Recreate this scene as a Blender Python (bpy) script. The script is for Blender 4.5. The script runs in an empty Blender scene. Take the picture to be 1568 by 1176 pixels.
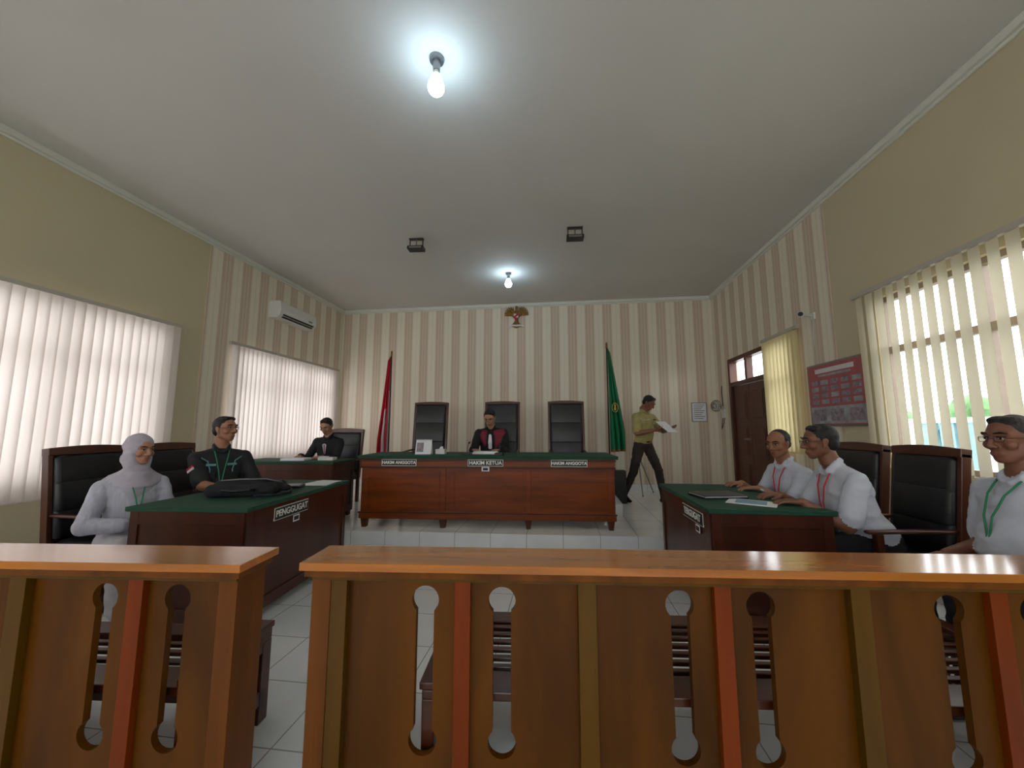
import bpy, bmesh, math, random
from mathutils import Vector, Matrix, noise
from mathutils.bvhtree import BVHTree
random.seed(7)
rad = math.radians
SC = bpy.context.scene
COL = SC.collection

# ------------------------------------------------------------------ materials
def lin(h):
    h = h.lstrip('#')
    o = []
    for i in (0, 2, 4):
        c = int(h[i:i+2], 16) / 255
        o.append(c/12.92 if c <= .04045 else ((c+.055)/1.055)**2.4)
    return tuple(o)

def mat(name, col, rough=.5, metal=0, var=.0, scale=(8, 8, 8), bump=0, coat=0, detail=4, emis=None, estr=0, spec=None):
    m = bpy.data.materials.new(name)
    m.use_nodes = True
    nt = m.node_tree
    N, L = nt.nodes, nt.links
    b = N['Principled BSDF']
    c = lin(col) if isinstance(col, str) else col
    b.inputs['Base Color'].default_value = (*c, 1)
    b.inputs['Roughness'].default_value = rough
    b.inputs['Metallic'].default_value = metal
    b.inputs['Coat Weight'].default_value = coat
    b.inputs['Coat Roughness'].default_value = .12
    if spec is not None: b.inputs['Specular IOR Level'].default_value = spec
    if emis:
        b.inputs['Emission Color'].default_value = (*emis, 1)
        b.inputs['Emission Strength'].default_value = estr
    tc = N.new('ShaderNodeTexCoord')
    mp = N.new('ShaderNodeMapping')
    mp.inputs['Scale'].default_value = scale
    L.new(tc.outputs['Object'], mp.inputs['Vector'])
    nz = N.new('ShaderNodeTexNoise')
    nz.inputs['Scale'].default_value = 1
    nz.inputs['Detail'].default_value = detail
    nz.inputs['Distortion'].default_value = .6
    L.new(mp.outputs[0], nz.inputs['Vector'])
    if var > 0:
        r = N.new('ShaderNodeValToRGB')
        r.color_ramp.elements[0].position = .3
        r.color_ramp.elements[1].position = .7
        r.color_ramp.elements[0].color = (*[x*(1-var) for x in c], 1)
        r.color_ramp.elements[1].color = (*[min(1, x*(1+var)) for x in c], 1)
        L.new(nz.outputs['Fac'], r.inputs[0])
        L.new(r.outputs[0], b.inputs['Base Color'])
    if bump > 0:
        bp = N.new('ShaderNodeBump')
        bp.inputs['Strength'].default_value = bump
        bp.inputs['Distance'].default_value = .01
        L.new(nz.outputs['Fac'], bp.inputs['Height'])
        L.new(bp.outputs[0], b.inputs['Normal'])
    return m

def math_node(N, L, op, a, b=None):
    n = N.new('ShaderNodeMath'); n.operation = op
    if hasattr(a, 'links'): L.new(a, n.inputs[0])
    else: n.inputs[0].default_value = a
    if b is not None:
        if hasattr(b, 'links'): L.new(b, n.inputs[1])
        else: n.inputs[1].default_value = b
    return n.outputs[0]

def stripes(name, axis, period=.35):
    m = mat(name, '#d8c9a0', .75)
    nt = m.node_tree; N, L = nt.nodes, nt.links
    b = N['Principled BSDF']
    tc = N.new('ShaderNodeTexCoord'); sp = N.new('ShaderNodeSeparateXYZ')
    L.new(tc.outputs['Object'], sp.inputs[0])
    x = math_node(N, L, 'MULTIPLY', sp.outputs[axis], 1/period)
    fr = math_node(N, L, 'FRACT', math_node(N, L, 'ADD', x, 100.0))
    r = N.new('ShaderNodeValToRGB'); r.color_ramp.interpolation = 'CONSTANT'
    cols = [(0, '#e6decb'), (.20, '#dbd1bb'), (.23, '#e6decb'), (.44, '#d0c0aa'), (.48, '#ccb9a2'), (.58, '#d4c5b0'), (.68, '#c5b098'), (.72, '#d4c5b0'), (.84, '#ccb9a2'), (.94, '#ddd3c0')]
    e = r.color_ramp.elements
    e[0].position = 0; e[0].color = (*lin(cols[0][1]), 1)
    e[1].position = cols[1][0]; e[1].color = (*lin(cols[1][1]), 1)
    for p, c in cols[2:]:
        q = e.new(p); q.color = (*lin(c), 1)
    L.new(fr, r.inputs[0])
    L.new(r.outputs[0], b.inputs['Base Color'])
    return m

def tiles(name, size=.4, ox=0, oy=0, axes=(0, 1)):
    m = mat(name, '#dfe2e2', .12)
    nt = m.node_tree; N, L = nt.nodes, nt.links
    b = N['Principled BSDF']
    tc = N.new('ShaderNodeTexCoord'); sp = N.new('ShaderNodeSeparateXYZ')
    L.new(tc.outputs['Object'], sp.inputs[0])
    ds = []
    for a, o in zip(axes, (ox, oy)):
        x = math_node(N, L, 'MULTIPLY', sp.outputs[a], 1/size)
        f = math_node(N, L, 'FRACT', math_node(N, L, 'ADD', x, 100+o))
        ds.append(math_node(N, L, 'ABSOLUTE', math_node(N, L, 'SUBTRACT', f, .5)))
    mx = math_node(N, L, 'MAXIMUM', ds[0], ds[1])
    g = math_node(N, L, 'GREATER_THAN', mx, .492)
    nz = N.new('ShaderNodeTexNoise'); nz.inputs['Scale'].default_value = 2.2
    L.new(tc.outputs['Object'], nz.inputs['Vector'])
    r = N.new('ShaderNodeValToRGB')
    r.color_ramp.elements[0].position = .3; r.color_ramp.elements[0].color = (*lin('#e4e8ea'), 1)
    r.color_ramp.elements[1].position = .7; r.color_ramp.elements[1].color = (*lin('#f3f6f8'), 1)
    L.new(nz.outputs['Fac'], r.inputs[0])
    mixn = N.new('ShaderNodeMix'); mixn.data_type = 'RGBA'
    L.new(g, mixn.inputs[0]); L.new(r.outputs[0], mixn.inputs[6])
    mixn.inputs[7].default_value = (*lin('#a4a6a3'), 1)
    L.new(mixn.outputs[2], b.inputs['Base Color'])
    return m

def translucent(name, col, fac=.5):
    m = bpy.data.materials.new(name); m.use_nodes = True
    nt = m.node_tree; N, L = nt.nodes, nt.links
    N.remove(N['Principled BSDF'])
    out = N['Material Output']
    d = N.new('ShaderNodeBsdfDiffuse'); t = N.new('ShaderNodeBsdfTranslucent'); mx = N.new('ShaderNodeMixShader')
    tc = N.new('ShaderNodeTexCoord'); nz = N.new('ShaderNodeTexNoise'); nz.inputs['Scale'].default_value = 3
    L.new(tc.outputs['Object'], nz.inputs['Vector'])
    r = N.new('ShaderNodeValToRGB'); c = lin(col)
    r.color_ramp.elements[0].color = (*[x*.93 for x in c], 1); r.color_ramp.elements[1].color = (*c, 1)
    L.new(nz.outputs['Fac'], r.inputs[0])
    L.new(r.outputs[0], d.inputs[0]); L.new(r.outputs[0], t.inputs[0])
    mx.inputs[0].default_value = fac
    L.new(d.outputs[0], mx.inputs[1]); L.new(t.outputs[0], mx.inputs[2])
    L.new(mx.outputs[0], out.inputs[0])
    return m

M = {}
M['ceil'] = mat('ceiling_paint', '#cfcdc8', .8, var=.03, scale=(.8, .8, .8))
M['trim'] = mat('trim_paint', '#dcdcd0', .6, var=.02)
M['wall'] = mat('wall_paint', '#c8bd9d', .75, var=.03, scale=(1, 1, 1))
M['strX'] = stripes('striped_wallpaper_x', 0)
M['strY'] = stripes('striped_wallpaper_y', 1)
M['floor'] = tiles('floor_tiles')
M['podf'] = tiles('podium_tiles')
M['riser'] = tiles('riser_tiles', axes=(0, 2), oy=.1)
M['barwood'] = mat('bar_wood', '#683902', .40, var=.35, scale=(9, 9, 1.2), coat=.08, spec=.2)
M['barpanel'] = mat('bar_panel_wood', '#553001', .45, var=.38, scale=(5, 5, .9), coat=.05, spec=.18)
M['bartop'] = mat('bar_top_wood', '#ae650b', .16, var=.25, scale=(1.5, 14, 14), coat=.7)
M['batten'] = mat('batten_wood', '#742f02', .40, var=.2, scale=(9, 9, 1.2), coat=.08, spec=.2)
M['olive'] = mat('pilaster_wood', '#563a03', .40, var=.2, scale=(9, 9, 1.2), coat=.08, spec=.2)
M['benchwood'] = mat('bench_wood', '#4a200d', .35, var=.3, scale=(2, 14, 14), coat=.2)
M['desk'] = mat('desk_wood', '#78380f', .34, var=.3, scale=(1.2, 14, 14), coat=.2, spec=.35)
M['deskd'] = mat('desk_wood_dark', '#4c240b', .36, var=.3, scale=(1.2, 14, 14), coat=.2, spec=.35)
M['tabwood'] = mat('table_wood', '#472114', .36, var=.3, scale=(6, 6, 1.5), coat=.15, spec=.35)
M['green'] = mat('green_cloth', '#0c442f', .75, var=.15, scale=(20, 20, 20), bump=.15)
M['leather'] = mat('black_leather', '#121417', .38, var=.2, scale=(9, 9, 9), bump=.25)
M['chairw'] = mat('chair_wood', '#4c220e', .35, var=.3, scale=(10, 10, 2), coat=.3)
M['doorw'] = mat('door_wood', '#522613', .4, var=.3, scale=(9, 9, 1.2))
M['metal'] = mat('brushed_metal', '#8d8f90', .35, metal=.9, var=.05)
M['black'] = mat('black_plastic', '#111214', .45, var=.1)
M['dkcloth'] = mat('black_fabric', '#131418', .85, var=.25, scale=(30, 30, 30), bump=.3)
M['white'] = mat('white_plastic', '#dcddd8', .4, var=.02)
M['paper'] = mat('white_paper', '#e6e8ea', .6, var=.03)
M['gold'] = mat('aged_gold', '#8a6526', .45, metal=.2, var=.4, scale=(30, 30, 30))
M['red'] = mat('red_cloth', '#b01028', .7, var=.15, scale=(9, 9, 2))
M['flagw'] = mat('white_cloth', '#d8d4d4', .7, var=.05)
M['flagg'] = mat('flag_green_cloth', '#0f6f45', .7, var=.15, scale=(9, 9, 2))
M['frame'] = mat('window_frame_paint', '#b9b2a6', .5, var=.05)
M['framed'] = mat('window_frame_dark', '#8a7a6a', .5, var=.1)
M['blindL'] = translucent('blind_fabric_closed', '#d9cfc8', .34)
M['blindR'] = translucent('blind_fabric_open', '#e2d9bf', .28)
M['blindC'] = translucent('blind_fabric_yellow', '#e2d5a6', .38)
M['bulb'] = mat('bulb_glow', '#ffffff', .3, emis=(.60, .83, 1), estr=46)
M['skinA'] = mat('skin_brown', '#9b6a50', .5, var=.08, scale=(14, 14, 14))
M['skinB'] = mat('skin_light_brown', '#ad7e63', .5, var=.08, scale=(14, 14, 14))
M['skinC'] = mat('skin_dark_brown', '#80533e', .5, var=.08, scale=(14, 14, 14))
M['lip'] = mat('lips', '#87503f', .45, var=.05)
M['hair'] = mat('black_hair', '#121011', .6, var=.4, scale=(60, 60, 60), bump=.6)
M['hairg'] = mat('greying_hair', '#2f2c2b', .65, var=.6, scale=(70, 70, 70), bump=.6)
M['eyew'] = mat('eye_white', '#b9b2aa', .3)
M['iris'] = mat('iris_dark', '#1a100b', .2)
M['shirtw'] = mat('white_shirt_cloth', '#c3c8d3', .8, var=.05, scale=(12, 12, 12), bump=.35)
M['shirtk'] = mat('khaki_shirt_cloth', '#a09760', .8, var=.12, scale=(12, 12, 12), bump=.35)
M['pantsd'] = mat('dark_trousers', '#17181c', .8, var=.2, scale=(12, 12, 12), bump=.3)
M['pantsb'] = mat('brown_trousers', '#2c211c', .8, var=.2, scale=(12, 12, 12), bump=.3)
M['pantsw'] = mat('offwhite_skirt', '#b9b9c0', .8, var=.05, scale=(12, 12, 12), bump=.3)
M['suit'] = mat('black_suit_cloth', '#121216', .8, var=.2, scale=(14, 14, 14), bump=.3)
M['robe'] = mat('black_robe_cloth', '#0f0f12', .8, var=.2, scale=(14, 14, 14), bump=.3)
M['maroon'] = mat('maroon_robe_panel', '#7d1430', .7, var=.15, scale=(14, 14, 14), bump=.3)
M['vest'] = mat('black_vest_cloth', '#15181b', .75, var=.2, scale=(14, 14, 14), bump=.3)
M['teal'] = mat('teal_print', '#5d8a8e', .6, var=.3, scale=(50, 50, 50))
M['hijab'] = mat('hijab_cloth', '#b0a9b4', .8, var=.08, scale=(10, 10, 10), bump=.4)
M['blouse'] = mat('white_blouse_cloth', '#b4b5c1', .8, var=.14, scale=(45, 45, 3), bump=.5)
M['lan_g'] = mat('green_lanyard', '#1f7d55', .6)
M['lan_r'] = mat('red_lanyard', '#c22b35', .6)
M['shoe'] = mat('black_shoe_leather', '#0e0e10', .3, var=.1)
M['lens'] = mat('spectacle_frame', '#141416', .3)
M['signbg'] = mat('sign_black', '#14221c', .5)
M['signtx'] = mat('sign_lettering', '#e8e8e0', .5)
M['pink'] = mat('poster_pink', '#a8585c', .5, var=.1)
M['postg'] = mat('poster_grey', '#9a9ba0', .5, var=.3, scale=(9, 9, 9))
M['postd'] = mat('poster_print', '#8b7f88', .5, var=.4, scale=(30, 30, 30))
M['leafs'] = mat('foliage', '#5f8a55', .8, var=.5, scale=(5, 5, 5), bump=1)
M['blue'] = mat('blue_fence_paint', '#7ba2b4', .6, var=.2)
M['yellow'] = mat('yellow_paint', '#cdb750', .6, var=.1)
M['ground'] = mat('paving', '#c6c4bb', .8, var=.15, scale=(1, 1, 1))
M['bldg'] = mat('pale_building_paint', '#dfe3e3', .8, var=.05, scale=(1, 1, 1))

# ------------------------------------------------------------------ mesh builder
_bm = bmesh.new(); bmesh.ops.create_icosphere(_bm, subdivisions=2, radius=1)
ICO = [v.co.copy() for v in _bm.verts]; _bm.free()
_bm = bmesh.new(); bmesh.ops.create_icosphere(_bm, subdivisions=3, radius=1)
ICO3 = [v.co.copy() for v in _bm.verts]; _bm.free()

def hull_bm(ells, hi=False):
    """convex hull of ellipsoids [(center,(rx,ry,rz),rot3x3 or None)]"""
    bm = bmesh.new()
    for c, r, R in ells:
        if not hasattr(r, '__len__'): r = (r, r, r)
        for p in (ICO3 if hi else ICO):
            q = Vector((p.x*r[0], p.y*r[1], p.z*r[2]))
            if R is not None: q = R @ q
            bm.verts.new(Vector(c)+q)
    ret = bmesh.ops.convex_hull(bm, input=bm.verts)
    dead = [g for g in ret['geom_interior'] if isinstance(g, bmesh.types.BMVert)] + [v for v in bm.verts if not v.link_faces]
    bmesh.ops.delete(bm, geom=list(set(dead)), context='VERTS')
    bmesh.ops.recalc_face_normals(bm, faces=bm.faces)
    return bm

class MB:
    def __init__(s): s.v = []; s.f = []; s.m = []; s.s = []; s.mats = []
    def mi(s, k):
        if k not in s.mats: s.mats.append(k)
        return s.mats.index(k)
    def add(s, vs, fs, k, smooth=False, X=None):
        o = len(s.v); i = s.mi(k)
        s.v += [tuple(X @ Vector(v)) if X else tuple(v) for v in vs]
        for f in fs:
            s.f.append([a+o for a in f]); s.m.append(i); s.s.append(smooth)
    def box(s, x0, x1, y0, y1, z0, z1, k, X=None):
        vs = [(x, y, z) for z in (z0, z1) for y in (y0, y1) for x in (x0, x1)]
        s.add(vs, [(0, 2, 3, 1), (4, 5, 7, 6), (0, 1, 5, 4), (2, 6, 7, 3), (0, 4, 6, 2), (1, 3, 7, 5)], k, False, X)
    def cyl(s, p0, p1, r0, r1, k, n=16):
        p0 = Vector(p0); p1 = Vector(p1); d = (p1-p0).normalized()
        a = d.orthogonal().normalized(); b = d.cross(a)
        vs = []
        for p, r in ((p0, r0), (p1, r1)):
            for i in range(n):
                t = 2*math.pi*i/n; vs.append(p+(a*math.cos(t)+b*math.sin(t))*r)
        s.add(vs, [(i, (i+1) % n, n+(i+1) % n, n+i) for i in range(n)], k, True)
        s.add(vs[:n], [tuple(range(n))][::-1], k); s.add(vs[n:], [tuple(range(n))], k)
    def path(s, pts, r, k, n=8):
        for a, b in zip(pts[:-1], pts[1:]): s.hull([(a, r, None), (b, r, None)], k)
    def hull(s, ells, k, hi=False):
        bm = hull_bm(ells, hi); bm.verts.index_update()
        s.add([v.co.copy() for v in bm.verts], [[v.index for v in f.verts] for f in bm.faces], k, True); bm.free()
    def prism(s, poly, y0, y1, k, X=None):
        n = len(poly)
        vs = [(x, y0, z) for x, z in poly]+[(x, y1, z) for x, z in poly]
        fs = [tuple(range(n)), tuple(range(2*n-1, n-1, -1))]+[(i, n+i, n+(i+1) % n, (i+1) % n) for i in range(n)]
        s.add(vs, fs, k, False, X)
    def mesh(s, me, k, X=None, smooth=False):
        s.add([v.co for v in me.vertices], [list(p.vertices) for p in me.polygons], k, smooth, X)
    def obj(s, name, loc=(0, 0, 0), rz=0, bevel=0, recalc=True):
        me = bpy.data.meshes.new(name)
        me.from_pydata(s.v, [], s.f)
        for k in s.mats: me.materials.append(M[k])
        me.polygons.foreach_set('material_index', s.m)
        me.polygons.foreach_set('use_smooth', s.s)
        me.update()
        if recalc:
            bm = bmesh.new(); bm.from_mesh(me); bmesh.ops.recalc_face_normals(bm, faces=bm.faces); bm.to_mesh(me); bm.free()
        o = bpy.data.objects.new(name, me); COL.objects.link(o)
        o.location = loc; o.rotation_euler = (0, 0, rad(rz))
        if bevel:
            b = o.modifiers.new('bevel', 'BEVEL'); b.width = bevel; b.segments = 2; b.limit_method = 'ANGLE'; b.angle_limit = rad(40)
        return o

def text(parent, name, body, size, loc, rot, k='signtx', align='CENTER', ext=.001):
    c = bpy.data.curves.new(name, 'FONT'); c.body = body; c.size = size; c.align_x = align; c.align_y = 'CENTER'; c.extrude = ext; c.offset = .0016
    o = bpy.data.objects.new(name, c); COL.objects.link(o); c.materials.append(M[k])
    o.parent = parent; o.location = loc; o.rotation_euler = rot
    return o

# ------------------------------------------------------------------ dimensions
XL, XR, YB, YF, ZC = -4.77, 2.96, 7.8, -3.4, 3.91
PZ = .15

# ------------------------------------------------------------------ room shell
mb = MB(); mb.box(XL-.2, XR+.2, YF-.15, YB+.2, -.1, 0, 'floor'); mb.obj('floor')
mb = MB(); mb.box(XL-.2, XR+.2, YF-.15, YB+.2, ZC, ZC+.12, 'ceil'); mb.obj('ceiling')
mb = MB(); mb.box(XL-.2, XR+.2, YB, YB+.15, 0, ZC, 'strX'); mb.obj('wall_back')
RO = [(-4.2, -1.3, 1.0, 2.75), (-.5, 2.4, 1.0, 2.75)]  # invented window openings behind the camera, sized to let in limited light
mb = MB()
xs = [XL, -4.2, -1.3, -.5, 2.4, XR]
for a, b in zip(xs[:-1], xs[1:]):
    if (a, b) in [(o[0], o[1]) for o in RO]:
        mb.box(a, b, YF-.15, YF, 0, 1.0, 'wall'); mb.box(a, b, YF-.15, YF, 2.75, ZC, 'wall')
    else: mb.box(a, b, YF-.15, YF, 0, ZC, 'wall')
mb.obj('wall_rear_unseen')  # unseen wall behind the camera, added to hold back light from the rear
for n_, (a, b, z0, z1) in enumerate(RO):
    mb = MB(); w_ = .05
    mb.box(a, a+w_, YF-.10, YF-.04, z0, z1, 'frame'); mb.box(b-w_, b, YF-.10, YF-.04, z0, z1, 'frame')
    mb.box(a+w_, b-w_, YF-.10, YF-.04, z0, z0+w_, 'frame'); mb.box(a+w_, b-w_, YF-.10, YF-.04, z1-w_, z1, 'frame')
    for i in (1, 2, 3): mb.box(a+(b-a)*i/4-.025, a+(b-a)*i/4+.025, YF-.10, YF-.04, z0+w_, z1-w_, 'frame')
    mb.obj('window_%d' % (5+n_), bevel=.004)  # frames of the invented rear windows, out of view

def side_wall(name, xin, out, openings):
    mb = MB()
    ys = sorted(set([YF, 4.5, YB]+[v for o in openings for v in o[:2]]))
    x0, x1 = sorted((xin, xin+out*.15))
    for a, b in zip(ys[:-1], ys[1:]):
        k = 'strY' if a >= 4.49 else 'wall'
        op = [o for o in openings if o[0] <= a+1e-5 and o[1] >= b-1e-5]
        if op:
            _, _, z0, z1 = op[0]
            if z0 > 0: mb.box(x0, x1, a, b, 0, z0, k)
            mb.box(x0, x1, a, b, z1, ZC, k)
        else: mb.box(x0, x1, a, b, 0, ZC, k)
    xa, xb = sorted((xin, xin-out*.008))
    mb.box(xa, xb, 4.5, 4.56, PZ+.005, ZC, 'strY')
    return mb.obj(name)
LW = [(-1.6, 4.0, .8, 2.5), (5.0, 7.45, .85, 2.47)]
RW = [(-1.2, 3.95, .95, 2.52), (5.22, 5.86, 1.05, 2.50), (5.93, 7.2, PZ, 2.52)]
side_wall('wall_left', XL, -1, LW)
side_wall('wall_right', XR, 1, RW)

mb = MB(); mb.box(XL, XL+.05, YF, YB, ZC-.06, ZC, 'trim'); mb.box(XL, XL+.025, YF, YB, ZC-.085, ZC-.06, 'trim'); mb.obj('trim_1', bevel=.006)
mb = MB(); mb.box(XR-.05, XR, YF, YB, ZC-.06, ZC, 'trim'); mb.box(XR-.025, XR, YF, YB, ZC-.085, ZC-.06, 'trim'); mb.obj('trim_2', bevel=.006)
mb = MB(); mb.box(XL+.05, XR-.05, YB-.05, YB, ZC-.06, ZC, 'trim'); mb.box(XL+.05, XR-.05, YB-.025, YB, ZC-.085, ZC-.06, 'trim'); mb.obj('trim_3', bevel=.006)
mb = MB(); mb.box(XL, XR, YB-.025, YB, PZ, PZ+.1, 'riser'); mb.obj('baseboard_back')

mb = MB()
pl, pr = 4.17, 4.55; px0, px1, py1 = XL+.001, XR-.001, YB-.001
mb.add([(px0, pl, 0), (px1, pr, 0), (px1, py1, 0), (px0, py1, 0), (px0, pl, PZ), (px1, pr, PZ), (px1, py1, PZ), (px0, py1, PZ)],
       [(4, 5, 6, 7)], 'podf')
mb.add([(px0, pl, 0), (px1, pr, 0), (px0, pl, PZ), (px1, pr, PZ)], [(0, 1, 3, 2)], 'riser')
mb.obj('podium', recalc=False)
mb = MB(); mb.box(-2.75, .80, 5.45, 6.65, PZ, .30, 'podf'); mb.obj('judges_dais')

def window(name, x, out, y0, y1, z0, z1, nx, zs=(), k='frame'):
    mb = MB()
    xa, xb = sorted((x+out*.04, x+out*.10))
    w = .05
    mb.box(xa, xb, y0, y0+w, z0, z1, k); mb.box(xa, xb, y1-w, y1, z0, z1, k)
    mb.box(xa, xb, y0+w, y1-w, z0, z0+w, k); mb.box(xa, xb, y0+w, y1-w, z1-w, z1, k)
    for i in range(1, nx):
        yy = y0+(y1-y0)*i/nx
        mb.box(xa, xb, yy-.03, yy+.03, z0+w, z1-w, k)
    for zz in zs: mb.box(xa+.003, xb-.003, y0+w, y1-w, zz-.03, zz+.03, k)
    return mb.obj(name, bevel=.004)
window('window_1', XL, -1, *LW[0], 6, (1.98,))
window('window_2', XL, -1, *LW[1], 3, (1.98,))
window('window_3', XR, 1, *RW[0], 6, (2.02,), 'framed')
window('window_4', XR, 1, *RW[1], 1, (1.98,), 'framed')

def blinds(x, side, y0, y1, z0, z1, ang, k, w=.1, sp=.088, jit=2):
    mb = MB()
    n = int(round((y1-y0)/sp))
    xc = x+side*.075
    mb.box(xc-.02, xc+.02, y0-.02, y1+.02, z1, z1+.04, 'frame')
    for yy in (y0+.2, (y0+y1)/2, y1-.2):
        a, b = sorted((x+side*.0, xc)); mb.box(a, b, yy-.015, yy+.015, z1+.005, z1+.03, 'metal')
    for i in range(n):
        y = y1-sp*(i+.5)
        a = rad(ang+random.uniform(-jit, jit))
        X = Matrix.Translation((xc, y, 0)) @ Matrix.Rotation(a, 4, 'Z')
        vs = []; m = 4
        for j in range(m+1):
            t = (j/m-.5)*w
            vs.append((.006*(1-(2*j/m-1)**2), t, z0+.01)); vs.append((.006*(1-(2*j/m-1)**2), t, z1))
        mb.add(vs, [(2*j, 2*j+2, 2*j+3, 2*j+1) for j in range(m)], k, True, X)
        mb.box(-.002, .004, -w/2+.004, w/2-.004, z0, z0+.012, k, X)
    mb.box(xc-.001, xc+.001, y0+sp/2, y1-sp/2, z0+.004, z0+.007, 'white')
    return mb.obj('vertical_blinds', recalc=False)
blinds(XL, 1, -1.7, 4.12, .66, 2.55, -15, 'blindL', w=.108, jit=5)
blinds(XL, 1, 4.89, 7.57, .72, 2.52, -15, 'blindL', w=.108, jit=5)
blinds(XR, -1, -1.3, 4.09, .96, 2.57, -6, 'blindR', w=.095, sp=.118, jit=4)
blinds(XR, -1, 5.04, 5.86, 1.0, 2.53, 14, 'blindC')

# door with transom
mb = MB()
y0, y1 = 5.93, 7.2
xa, xb = XR-.02, XR+.10
for a, b in ((y0, y0+.07), (y1-.07, y1)): mb.box(xa, xb, a, b, PZ, 2.52, 'doorw')
mb.box(xa, xb, y0+.07, y1-.07, 2.45, 2.52, 'doorw'); mb.box(xa, xb, y0+.07, y1-.07, 2.03, 2.10, 'doorw')
mb.box(xa+.01, xb-.01, 6.53, 6.60, 2.10, 2.45, 'doorw')
for a, b in ((y0+.075, 6.56), (6.57, y1-.075)):
    mb.box(XR+.02, XR+.06, a, b, PZ+.01, 2.025, 'doorw')
    for z0, z1 in ((.28, .75), (.85, 1.35), (1.45, 1.92)):
        mb.box(XR+.012, XR+.02, a+.09, b-.09, z0, z1, 'deskd')
        mb.box(XR+.004, XR+.012, a+.13, b-.13, z0+.04, z1-.04, 'doorw')
mb.box(XR-.03, XR+.02, 6.60, 6.62, 1.12, 1.16, 'metal'); mb.box(XR-.03, XR-.018, 6.62, 6.72, 1.13, 1.15, 'metal')
mb.obj('door_1', bevel=.004)

# outdoors on the right
mb = MB(); mb.box(XR+.3, 16, -12, 20, -.3, -.2, 'ground'); mb.obj('outdoor_paving')
mb = MB()
for i in range(60): mb.box(6.2, 6.25, -6+i*.31, -5.76+i*.31, -.2, 1.40, 'blue' if i % 4 else 'bldg')
mb.box(6.26, 6.3, -6, 12.6, .2, .3, 'blue'); mb.box(6.26, 6.3, -6, 12.6, 1.2, 1.3, 'blue')
mb.box(6.18, 6.26, -6, 12.6, 1.40, 1.48, 'bldg'); mb.obj('garden_fence')
mb = MB(); mb.box(6.9, 6.93, 4.0, 6.6, 1.35, 1.85, 'yellow')
for yy in (4.0, 5.3, 6.54): mb.box(6.93, 6.99, yy, yy+.06, -.2, 1.87, 'metal')
mb.obj('yellow_banner')
mb = MB()
for i in range(46):
    c = (8+random.uniform(-.4, .4), -4+i*.4, .75+random.uniform(-.1, .55))
    mb.hull([(c, (random.uniform(.35, .6), random.uniform(.35, .6), random.uniform(.45, .7)), None)], 'leafs')
mb.obj('hedge')

# ------------------------------------------------------------------ front bar (gallery railing)
def keyhole(cx, zt=.712, zb=.268, r=.047, hw=.031):
    a = math.acos(hw/r); P = []
    for i in range(21):
        t = -a+(math.pi+2*a)*i/20; P.append((cx+r*math.cos(t), zt+r*math.sin(t)))
    for i in range(21):
        t = math.pi-a+(math.pi+2*a)*i/20; P.append((cx+r*math.cos(t), zb+r*math.sin(t)))
    return P

def panel_mesh(rect, holes, th):
    c = bpy.data.curves.new('p', 'CURVE'); c.dimensions = '2D'; c.fill_mode = 'BOTH'; c.extrude = th/2
    x0, x1, z0, z1 = rect
    for P in [[(x0, z0), (x1, z0), (x1, z1), (x0, z1)]]+holes:
        s = c.splines.new('POLY'); s.points.add(len(P)-1)
        for q, p in zip(s.points, P): q.co = (p[0], p[1], 0, 1)
        s.use_cyclic_u = True
    o = bpy.data.objects.new('p', c); COL.objects.link(o)
    me = bpy.data.meshes.new_from_object(o.evaluated_get(bpy.context.evaluated_depsgraph_get()))
    bpy.data.objects.remove(o)
    return me

def railing(loc, rz, t0, t1, centers, joints, H=.85):
    mb = MB()
    holes = [keyhole(c+d) for c in centers for d in (-.133, .133) if t0+.08 < c+d < t1-.06]
    me = panel_mesh((t0+.03, t1-.03, .05, .815), holes, .024)
    X = Matrix(((1, 0, 0, 0), (0, 0, 1, .045), (0, 1, 0, 0), (0, 0, 0, 1)))
    mb.mesh(me, 'barpanel', X)
    mb.box(t0-.03, t1+.03, -.035, .165, H-.026, H, 'bartop')
    mb.box(t0-.018, t1+.018, -.022, .15, H-.05, H-.026, 'barwood')
    mb.box(t0, t1, .012, .033, .765+.025, .80, 'barwood')
    mb.box(t0, t1, .008, .06, 0, .10, 'barwood')
    for a, b in ((t0, t0+.065), (t1-.065, t1)):
        mb.box(a, b, 0, .14, 0, .80, 'barwood')
        mb.box(a-.008, b+.008, -.008, .148, 0, .09, 'barwood')
    for c in centers:
        mb.box(c-.027, c+.027, .008, .033, .10, .79, 'batten')
    for j in joints:
        mb.box(j-.03, j+.03, .004, .033, .10, .79, 'olive')
    mb.box(t0, t1, -.006, .012, .785, .80, 'olive')
    return mb.obj('courtroom_railing', loc, rz, bevel=.004)
railing((-.86, 1.30, 0), 4.7, 0, 2.95, [.52, 1.385, 2.25], [.09, .94, 1.82, 2.70])
railing((-1.10, 1.25, 0), 4.6, -2.45, 0, [-.37, -1.24, -2.1], [-.80, -1.67])

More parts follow.
